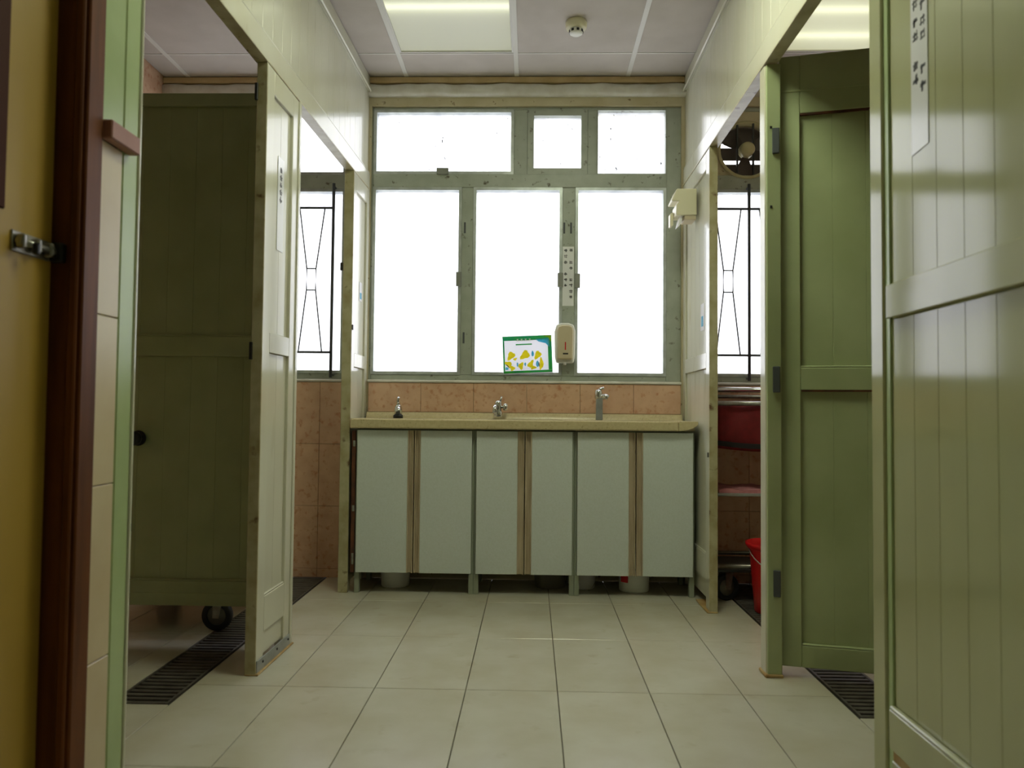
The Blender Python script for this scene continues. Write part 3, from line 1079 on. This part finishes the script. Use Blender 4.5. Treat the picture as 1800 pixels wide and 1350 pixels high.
t = tap_root(-0.708, 'short chrome tap at the left end of the sink counter')
bm = bmesh.new()
bm_lathe(bm, [(0.026, 0.0), (0.026, 0.014), (0.021, 0.02)], seg=20)
obj('base', bm, M['black'], t)
bm = bmesh.new()
bm_lathe(bm, [(0.019, 0.018), (0.021, 0.045), (0.018, 0.062), (0.012, 0.070), (0.0001, 0.072)], seg=20)
obj('body', bm, M['chrome'], t)
bm = bmesh.new()
bm_tube(bm, [(0.004, 0.0, 0.052), (0.012, -0.04, 0.056), (0.014, -0.075, 0.048), (0.014, -0.088, 0.030)], [0.012, 0.011, 0.011, 0.012], 12)
obj('spout', bm, M['chrome'], t)
bm = bmesh.new()
bm_tube(bm, [(0, 0, 0.070), (-0.002, -0.004, 0.092), (0.004, -0.02, 0.110)], [0.010, 0.007, 0.006], 10)
obj('lever', bm, M['chrome'], t)

t = tap_root(-0.178, 'chrome tap with round side knob at the middle of the sink counter')
bm = bmesh.new()
bm_lathe(bm, [(0.018, 0.0), (0.024, 0.012), (0.026, 0.03), (0.017, 0.046), (0.016, 0.075), (0.020, 0.085), (0.014, 0.096), (0.0001, 0.098)], seg=20)
obj('body', bm, M['chrome'], t)
bm = bmesh.new()
bm_tube(bm, [(-0.004, 0.0, 0.055), (-0.012, -0.035, 0.070), (-0.014, -0.070, 0.062), (-0.014, -0.082, 0.036)], [0.012, 0.011, 0.011, 0.012], 12)
obj('spout', bm, M['chrome'], t)
bm = bmesh.new()
bm_lathe(bm, [(0.007, 0.012), (0.007, 0.026), (0.018, 0.028), (0.021, 0.038), (0.018, 0.048), (0.0001, 0.050)], (0, 0, 0.064), 'x', 18)
obj('knob', bm, M['chrome'], t)
bm = bmesh.new()
bm_tube(bm, [(0.010, 0, 0.092), (0.018, 0, 0.120)], [0.006, 0.005], 10)
obj('lever', bm, M['chrome'], t)

t = tap_root(0.354, 'tall square chrome push tap at the right of the sink counter')
bm = bmesh.new()
bm_box(bm, -0.017, 0.017, -0.017, 0.017, 0.0, 0.112)
obj('pillar', bm, M['zinc'], t, 0.003)
bm = bmesh.new()
bm_lathe(bm, [(0.018, 0.112), (0.021, 0.118), (0.019, 0.150), (0.015, 0.158), (0.0001, 0.160)], (-0.004, 0, 0), 'z', 20)
obj('head', bm, M['chrome'], t)
bm = bmesh.new()
bm_tube(bm, [(0.0, -0.004, 0.122), (0.032, -0.012, 0.124), (0.046, -0.016, 0.116)], [0.012, 0.014, 0.015], 12)
obj('spout', bm, M['chrome'], t)
bm = bmesh.new()
bm_tube(bm, [(-0.004, 0, 0.155), (0.004, 0, 0.164), (0.026, -0.006, 0.168)], [0.007, 0.006, 0.008], 10)
obj('lever', bm, M['chrome'], t)


# ------------------------------------------------------------------ pails under the cabinets
def pail(x, y, r, h, mat, label, band=False):
    t = tag(empty('pail', (x, y, 0)), label, 'pail', 'pails under the sink cabinets')
    bm = bmesh.new()
    bm_lathe(bm, [(0.0001, 0.0), (r * 0.9, 0.0), (r * 0.93, 0.006), (r, h), (r + 0.006, h), (r + 0.006, h - 0.016), (r - 0.004, h - 0.016)], seg=28)
    obj('bucket_body', bm, M[mat], t)
    bm = bmesh.new()
    pts = [(math.cos(a) * (r + 0.005), math.sin(a) * 0.02, h - 0.01 - math.sin(a) * 0.09) for a in [PI * q / 12 for q in range(13)]]
    bm_tube(bm, [(p[0], -abs(p[1]) - (r * 1.02) * math.sin(PI * i / 12), p[2]) for i, p in enumerate(pts)], 0.002, 6)
    obj('wire_handle', bm, M['steel'], t)
    if band:
        bm = bmesh.new()
        for i in range(6):
            a0, a1 = -PI * 0.83 + i * 0.09, -PI * 0.83 + (i + 1) * 0.09
            rr = r * 0.97 + 0.002
            v = [bm.verts.new((math.cos(a) * q, math.sin(a) * q, z)) for a in (a0, a1) for z in (0.05, 0.11) for q in (rr, rr + 0.002)]
            bm.faces.new((v[0], v[2], v[6], v[4]))
            bm.faces.new((v[1], v[5], v[7], v[3]))
        obj('red_mark', bm, M['red'], t)


pail(-0.697, 3.985, 0.078, 0.20, 'white', 'white pail under the leftmost sink cabinet')
pail(0.100, 4.02, 0.085, 0.20, 'hub', 'dull grey pail under the middle sink cabinet')
pail(0.268, 4.0, 0.066, 0.094, 'paper', 'small low pale pail half behind the cabinet leg under the rightmost cabinet')
pail(0.526, 3.958, 0.081, 0.22, 'white', 'white pail with red mark under the rightmost sink cabinet', True)

# ------------------------------------------------------------------ things on the window
po = tag(empty('poster', (-0.022, 4.155, 1.108)), 'green and yellow handwashing poster leaning on the window sill', 'poster')
po.rotation_euler = (math.radians(-2), math.radians(-2.6), 0)
PW, PH = 0.268, 0.207


def flat(name, pts, y, mat, th=0.0004):
    bm = bmesh.new()
    if name == 'sheet':
        bm_prism(bm, pts, 'y', y - th, y)
    else:                                   # flat print on the sheet
        bm.faces.new([bm.verts.new((p[0], y, p[1])) for p in pts])
    return obj(name, bm, M[mat], po)


def rect(a, b, c, d):
    return [(a, c), (b, c), (b, d), (a, d)]


def blob(cx_, cz_, rx, rz_, ang, n=12, j=0.25):
    out = []
    for q in range(n):
        a = 2 * PI * q / n
        k_ = 1 + j * math.sin(3 * a + cx_ * 90)
        u, v = rx * math.cos(a) * k_, rz_ * math.sin(a) * k_
        out.append((cx_ + u * math.cos(ang) - v * math.sin(ang), cz_ + u * math.sin(ang) + v * math.cos(ang)))
    return out


h_ = PW / 2
flat('sheet', rect(-h_, h_, 0, PH), 0.0, 'posterpaper', 0.0012)
flat('border', rect(-h_ + 0.002, h_ - 0.002, 0.003, 0.016), -0.0014, 'pgreen')
flat('border', rect(-h_ + 0.002, -h_ + 0.010, 0.0165, PH - 0.0265), -0.0014, 'pgreen')
flat('border', rect(h_ - 0.022, h_ - 0.002, 0.0165, PH - 0.0265), -0.0014, 'pgreen')
flat('border', rect(-h_ + 0.002, h_ - 0.002, PH - 0.026, PH - 0.003), -0.0014, 'pgreen')
flat('corner_patch', [(0.045, PH - 0.020), (h_ - 0.014, PH - 0.018), (h_ - 0.014, PH - 0.068), (h_ - 0.034, PH - 0.046), (0.062, PH - 0.036)], -0.0026, 'pblue')
flat('corner_patch', [(h_ - 0.050, PH - 0.004), (h_ - 0.003, PH - 0.004), (h_ - 0.003, PH - 0.040), (h_ - 0.020, PH - 0.014)], -0.0031, 'plime')
flat('heading_bar', rect(-0.062, 0.026, PH - 0.052, PH - 0.045), -0.0026, 'pgreen')
for q in range(4):      # blurred white heading characters
    x = -0.058 + q * 0.022
    flat('heading_mark', rect(x, x + 0.014, PH - 0.030, PH - 0.026), -0.0031, 'paper')
    flat('heading_mark', rect(x + 0.005, x + 0.009, PH - 0.038, PH - 0.018), -0.0036, 'paper')
    flat('heading_mark', rect(x + 0.001, x + 0.013, PH - 0.021, PH - 0.0185), -0.0031, 'paper')
for x, z, a, rx, rz_ in ((-0.090, 0.098, 0.9, 0.023, 0.013), (-0.014, 0.100, 0.7, 0.026, 0.015), (0.055, 0.098, 1.0, 0.022, 0.012),
                         (-0.104, 0.052, -0.8, 0.020, 0.011), (-0.037, 0.042, 1.3, 0.018, 0.010), (0.016, 0.050, 1.0, 0.021, 0.010), (0.073, 0.050, 1.5, 0.030, 0.008),
                         (-0.083, 0.030, 1.2, 0.012, 0.009), (0.030, 0.030, 0.2, 0.014, 0.007), (-0.068, 0.080, 0.3, 0.010, 0.005)):
    flat('hand_picture', blob(x, z, rx * 1.1, rz_ * 1.35, a), -0.0026, 'pyellow')
for x, z, rx, rz_ in ((0.028, 0.106, 0.007, 0.016), (0.052, 0.050, 0.008, 0.018), (-0.114, 0.030, 0.009, 0.008), (-0.056, 0.050, 0.005, 0.012), (-0.014, 0.050, 0.005, 0.010)):
    flat('water_picture', blob(x, z, rx, rz_, 0, 10, 0.1), -0.0031, 'pblue')
flat('shade_picture', blob(0.061, 0.046, 0.003, 0.014, 0.1, 8, 0.1), -0.0036, 'ink')
flat('shade_picture', blob(-0.110, 0.044, 0.014, 0.003, -0.8, 8, 0.1), -0.0036, 'ink')

sd = tag(empty('soap_dispenser', (0.174, YF0, 1.165)), 'white soap dispenser with beige cover on the window mullion beside the poster', 'dispenser')
bm = bmesh.new()
out = [(-0.046, 0.0), (0.046, 0.0), (0.053, 0.03), (0.056, 0.17), (0.046, 0.204), (0.02, 0.214), (-0.02, 0.214), (-0.046, 0.204), (-0.056, 0.17), (-0.053, 0.03)]
bm_prism(bm, out, 'y', -0.05, 0.0)
obj('back_shell', bm, M['white'], sd, 0.004)
bm = bmesh.new()
out = [(-0.041, 0.016), (0.041, 0.016), (0.044, 0.17), (0.038, 0.192), (0.018, 0.199), (-0.018, 0.199), (-0.038, 0.192), (-0.044, 0.17)]
bm_prism(bm, out, 'y', -0.088, -0.05)
obj('front_cover', bm, M['beige'], sd, 0.006)
box('level_window', -0.002, 0.004, -0.0895, -0.088, 0.066, 0.108, M['red'], sd, 0)
box('name_strip', -0.012, 0.016, -0.0895, -0.088, 0.042, 0.050, M['black'], sd, 0)
bm = bmesh.new()
bm_tube(bm, [(0, -0.06, 0.002), (0, -0.06, -0.012)], 0.007, 10)
obj('nozzle', bm, M['white'], sd)


def glyphs(root, cells, size, normal, mat='ink'):
    """unreadable printed characters: small clusters of strokes lying flat on a notice.
    cells are (u, z) centres; normal tells which way the sheet faces"""
    for (u, z) in cells:
        bm = bmesh.new()
        rnd = random.Random(int(u * 9000 + z * 7000))
        s = size / 2
        st = [(-s, s, rnd.uniform(-0.6, 0.6) * s, 0.12 * s) for _ in range(3)]
        for (a, b, c, t_) in st:
            w_ = rnd.uniform(0.6, 1.0)
            for kind in (0, 1):
                if kind == 0:
                    r_ = (u + a * w_, u + b * w_, z + c - t_ * 1.2, z + c + t_ * 1.2)
                else:
                    r_ = (u + c - t_, u + c + t_, z + a * w_, z + b * w_)
                if normal == 'y-':
                    bm_box(bm, r_[0], r_[1], -0.0008, -0.0004, r_[2], r_[3])
                elif normal == 'x+':
                    bm_box(bm, 0.0004, 0.0008, r_[0], r_[1], r_[2], r_[3])
                else:
                    bm_box(bm, -0.0008, -0.0004, r_[0], r_[1], r_[2], r_[3])
        obj('printed_character', bm, M[mat], root)


# notice on the mullion
nz = tag(empty('notice_strip', (0.191, YF0 - 0.0008, 1.478)), 'narrow paper notice with two columns of characters on the window mullion', 'notice')
box('sheet', -0.031, 0.031, -0.0004, 0.0006, 0.0, 0.325, M['paper'], nz, 0)
cells = [(-0.014, 0.325 - q) for q in (0.022, 0.053, 0.086, 0.150, 0.182, 0.212)] + [(0.015, 0.325 - q) for q in (0.020, 0.086, 0.118, 0.182, 0.212, 0.246, 0.276)]
glyphs(nz, cells, 0.020, 'y-')

# notice on the near right partition
nr = tag(empty('notice_strip', (0.81 + 0.011 - 0.0012, 1.634, 1.462)), 'long white paper notice taped high on the near right panel', 'notice')
bm = bmesh.new()
bm_prism(bm, [(-0.034, 0.006), (0.036, 0.0), (0.036, 0.52), (-0.034, 0.52)], 'x', -0.0004, 0.0006)
obj('sheet', bm, M['paperlam'], nr)
cells = [(0.016, z) for z in (0.16, 0.19, 0.255, 0.285, 0.325, 0.40)] + [(-0.015, z) for z in (0.135, 0.172, 0.245, 0.275, 0.31, 0.37)]
glyphs(nr, cells, 0.024, 'x-')

# notice on the left middle panel
nl = tag(empty('notice_strip', (-0.9755 + TH * 2.785 - 0.0095, 2.785, 1.482), -TH), 'long white paper notice on the left panel between the two doorways', 'notice')
box('sheet', -0.0006, 0.0004, -0.032, 0.032, 0.0, 0.345, M['paperlam'], nl, 0)
glyphs(nl, [(0.0, z) for z in (0.30, 0.272, 0.245, 0.218, 0.19)], 0.026, 'x+')

# small faded stickers
sl = tag(empty('sticker', (-0.9755 + TH * 4.02 - 0.0095, 4.02, 1.475), -TH), 'small faded blue sticker on the left panel next to the window', 'sticker')
box('sheet', -0.0006, 0.0004, -0.026, 0.026, 0.0, 0.10, M['paperlam'], sl, 0)
flatb = box('blue_print', 0.0004, 0.0007, -0.016, 0.018, 0.012, 0.045, M['pblue'], sl, 0)
sr = tag(empty('sticker', (0.81 + 0.011 - 0.0012, 3.72, 1.30)), 'small faded blue sticker on the right panel next to the window', 'sticker')
box('sheet', -0.0004, 0.0006, -0.036, 0.036, 0.0, 0.13, M['paperlam'], sr, 0)
box('blue_print', -0.0007, -0.0004, -0.02, 0.024, 0.02, 0.07, M['pblue'], sr, 0)

# tissue dispenser on the right partition by the window
hd = tag(empty('tissue_dispenser', (0.81, 3.80, 1.862)), 'cream plastic paper dispenser fixed high on the right panel by the window', 'dispenser')
bm = bmesh.new()
out = [(0.0, 0.022), (0.0, 0.155), (-0.098, 0.155), (-0.122, 0.100), (-0.124, 0.092), (-0.088, 0.092), (-0.100, 0.075), (-0.103, 0.022)]
bm_prism(bm, out, 'y', 0.0, 0.115)
obj('cover', bm, M['plastic'], hd, 0.004)
bm = bmesh.new()
bm_prism(bm, [(-0.002, 0.0), (-0.002, 0.022), (-0.060, 0.022), (-0.060, 0.0)], 'y', 0.006, 0.108)
obj('tray', bm, M['beige'], hd, 0.003)
bm = bmesh.new()
bm_prism(bm, [(-0.103, -0.014), (-0.120, -0.020), (-0.120, 0.045), (-0.1032, 0.055)], 'y', 0.07, 0.115)
obj('front_lip', bm, M['plastic'], hd, 0.003)
bm = bmesh.new()
bm_prism(bm, [(-0.066, 0.022), (-0.072, -0.012), (-0.090, -0.030), (-0.084, 0.0), (-0.076, 0.022)], 'y', 0.02, 0.09)
obj('tissue', bm, M['paper'], hd)

# smoke detector
sm = tag(empty('smoke_detector', (0.192, 3.545, ZC)), 'round white smoke detector on the ceiling beside the lit panel', 'smoke detector')
bm = bmesh.new()
bm_lathe(bm, [(0.0001, 0.0), (0.049, 0.0), (0.051, -0.012), (0.049, -0.030), (0.044, -0.036), (0.0001, -0.036)], seg=32)
obj('base', bm, M['plastic'], sm)
bm = bmesh.new()
bm_lathe(bm, [(0.030, -0.036), (0.033, -0.040), (0.031, -0.056), (0.022, -0.062), (0.0001, -0.063)], seg=28)
obj('sensor_head', bm, M['white'], sm)
for q in range(8):
    a = 2 * PI * q / 8 + 0.2
    bm = bmesh.new()
    bm_box(bm, -0.006, 0.006, -0.0012, 0.0012, -0.0055, 0.0055)
    o = obj('vent_slot', bm, M['black'], sm)
    o.location = (math.cos(a) * 0.0325, math.sin(a) * 0.0325, -0.048)
    o.rotation_euler = (0, 0, a + PI / 2)


# ------------------------------------------------------------------ casters, trolleys, bucket
def caster(parent, x, y, z, r, turn=0.0, plate=True):
    c = empty('caster', (x, y, z), turn)
    c.parent = parent
    bm = bmesh.new()
    bm_lathe(bm, [(r * 0.62, -0.013), (r * 0.90, -0.015), (r, -0.008), (r, 0.008), (r * 0.90, 0.015), (r * 0.62, 0.013), (r * 0.62, -0.013)], (0, 0, r), 'y', 28, False)
    obj('tyre', bm, M['rubber'], c)
    bm = bmesh.new()
    bm_lathe(bm, [(0.0001, -0.018), (r * 0.2, -0.018), (r * 0.24, -0.010), (r * 0.62, -0.009), (r * 0.62, 0.009), (r * 0.24, 0.010), (r * 0.2, 0.018), (0.0001, 0.018)], (0, 0, r), 'y', 24)
    obj('hub', bm, M['hub'], c)
    bm = bmesh.new()
    for s in (-1, 1):
        bm_prism(bm, [(-0.012, r * 0.86), (0.012, r * 0.86), (0.03, 2 * r + 0.012), (-0.012, 2 * r + 0.012)], 'y', s * 0.020 - 0.0015, s * 0.020 + 0.0015)
    bm_box(bm, -0.020, 0.032, -0.0215, 0.0215, 2 * r + 0.012, 2 * r + 0.016)
    obj('fork', bm, M['steel'], c)
    return c


lt = tag(empty('platform_trolley', (-1.49, 3.40, 0)), 'dark trolley on black casters standing behind the open left door', 'trolley')
RC = 0.062
for x in (-0.235, 0.218):
    for y in (-0.275, 0.26):
        caster(lt, x, y, 0, RC)
zt = 2 * RC + 0.016
box('deck', -0.29, 0.29, -0.31, 0.30, zt, zt + 0.025, M['iron'], lt, 0.004)
bm = bmesh.new()
bm_tube(bm, [(-0.27, 0.27, zt + 0.02), (-0.27, 0.27, 0.84), (-0.24, 0.27, 0.88), (0.24, 0.27, 0.88), (0.27, 0.27, 0.84), (0.27, 0.27, zt + 0.02)], 0.013, 10)
obj('push_handle', bm, M['steel'], lt)
bm = bmesh.new()
bm_tube(bm, [(-0.27, 0.27, 0.5), (0.27, 0.27, 0.5)], 0.010, 8)
obj('cross_rail', bm, M['steel'], lt)

rt = tag(empty('linen_trolley', (1.16, 3.87, 0)), 'linen trolley with dark red canvas bag below the right side window', 'trolley')
RC = 0.064
for x in (-0.215, 0.26):
    for y in (-0.10, 0.155):
        caster(rt, x, y, 0, RC, 0.25)
zt = 2 * RC + 0.016
for x in (-0.285, 0.285):
    for y in (-0.155, 0.205):
        bm = bmesh.new()
        bm_tube(bm, [(x, y, zt + 0.015), (x, y, 0.96)], 0.011, 8)
        obj('upright', bm, M['steel'], rt)
for z, nm in ((zt + 0.03, 'chassis_rail'), (0.95, 'top_rail')):
    for pts in (((-0.285, -0.155), (0.285, -0.155)), ((-0.285, 0.205), (0.285, 0.205)), ((-0.285, -0.155), (-0.285, 0.205)), ((0.285, -0.155), (0.285, 0.205))):
        bm = bmesh.new()
        bm_tube(bm, [(pts[0][0], pts[0][1], z), (pts[1][0], pts[1][1], z)], 0.011, 8)
        obj(nm, bm, M['steel'], rt)
box('base_plate', -0.285, 0.285, -0.15, 0.20, zt, zt + 0.012, M['iron'], rt, 0.001)
box('shelf', -0.29, 0.29, -0.165, 0.205, 0.506, 0.520, M['zinc'], rt, 0.003)
bm = bmesh.new()
nx, ny = 16, 6
grid = [[bm.verts.new((-0.26 + 0.52 * i / nx, -0.150 + 0.32 * j / ny, 0.534 + 0.006 * math.sin(i * 1.3 + j) + 0.005 * math.sin(j * 2.1 + i * 0.6))) for j in range(ny + 1)] for i in range(nx + 1)]
low = [[bm.verts.new((v.co.x, v.co.y, 0.5205)) for v in row] for row in grid]
for i in range(nx):
    for j in range(ny):
        bm.faces.new((grid[i][j], grid[i + 1][j], grid[i + 1][j + 1], grid[i][j + 1])).smooth = True
        bm.faces.new((low[i][j], low[i][j + 1], low[i + 1][j + 1], low[i + 1][j]))
for i in range(nx):
    for j in (0, ny):
        bm.faces.new((grid[i][j], low[i][j], low[i + 1][j], grid[i + 1][j]))
for j in range(ny):
    for i in (0, nx):
        bm.faces.new((grid[i][j], grid[i][j + 1], low[i][j + 1], low[i][j]))
fc = obj('folded_cloth', bm, M['pinkcloth'])
fc.location = (1.16, 3.87, 0)
tag(fc, 'folded pink cloth lying on the trolley shelf under the red bag', 'cloth')
# sagging bag
bm = bmesh.new()
nx = 20
rows = 7
fv, bv = [], []
for j in range(rows + 1):
    fr_, br_ = [], []
    for i in range(nx + 1):
        u = i / nx
        x = -0.27 + 0.54 * u
        sag = 0.045 * math.sin(PI * u) - 0.05 * u
        zt2 = 0.940
        zb = 0.735 - sag * 0.7
        z = zt2 + (zb - zt2) * j / rows
        bulge = 0.02 * math.sin(PI * j / rows) + 0.006 * math.sin(u * 21 + j)
        fr_.append(bm.verts.new((x, -0.130 - bulge, z)))
        br_.append(bm.verts.new((x, 0.185 + bulge * 0.2, z)))
    fv.append(fr_)
    bv.append(br_)
for j in range(rows):
    for i in range(nx):
        bm.faces.new((fv[j][i], fv[j + 1][i], fv[j + 1][i + 1], fv[j][i + 1])).smooth = True
        bm.faces.new((bv[j][i], bv[j][i + 1], bv[j + 1][i + 1], bv[j + 1][i])).smooth = True
    for i in (0, nx):
        bm.faces.new((fv[j][i], bv[j][i], bv[j + 1][i], fv[j + 1][i]))
for i in range(nx):
    bm.faces.new((fv[rows][i], bv[rows][i], bv[rows][i + 1], fv[rows][i + 1]))
    bm.faces.new((fv[0][i], fv[0][i + 1], bv[0][i + 1], bv[0][i]))
bag = obj('canvas_bag', bm, M['redcloth'], rt)
bm = bmesh.new()
pts = [(-0.27 + 0.54 * u, -0.147, 0.760 - (0.045 * math.sin(PI * u) - 0.05 * u) * 0.7) for u in [q / 16 for q in range(17)]]
for (a, b) in zip(pts, pts[1:]):
    bm_prism(bm, [(a[0], a[2] - 0.012), (b[0], b[2] - 0.012), (b[0], b[2] + 0.012), (a[0], a[2] + 0.012)], 'y', -0.158, -0.142)
obj('black_hem', bm, M['blackcloth'], bag)

bk = tag(empty('red_bucket', (1.118, 3.555, 0.001)), 'bright red plastic bucket with wire handle behind the thin right post', 'bucket')
bm = bmesh.new()
bm_lathe(bm, [(0.0001, 0.0), (0.092, 0.0), (0.096, 0.006), (0.118, 0.29), (0.132, 0.312), (0.136, 0.314), (0.134, 0.300), (0.124, 0.286), (0.114, 0.285), (0.092, 0.010), (0.0001, 0.008)], seg=36)
obj('bucket_body', bm, M['red'], bk)
bm = bmesh.new()
pts = []
for q in range(15):
    a = PI * q / 14
    pts.append((-math.cos(a) * 0.124, -0.128 * math.sin(a) * 0.98, 0.285 - math.sin(a) * 0.085))
bm_tube(bm, pts, 0.0025, 8)
obj('wire_handle', bm, M['zinc'], bk)

# pipes below the right side window
pp = tag(empty('wall_pipe', (1.40, 4.09, 1.027)), 'chromed pipe running below the right side window', 'pipe')
bm = bmesh.new()
bm_tube(bm, [(-0.535, 0, 0), (0.56, 0, 0)], 0.014, 14)
obj('pipe', bm, M['chrome'], pp)
bm = bmesh.new()
bm_tube(bm, [(-0.535, 0.02, -0.036), (0.56, 0.02, -0.036)], 0.009, 12)
obj('thin_pipe', bm, M['steel'], pp)
for x in (-0.50, 0.0, 0.5):
    box('bracket', x - 0.01, x + 0.01, 0.0, 0.048, -0.05, 0.018, M['iron'], pp, 0.001)

for o in list(bpy.data.objects):
    if o.type == 'MESH' and not o.data.materials:
        print('no material', o.name)
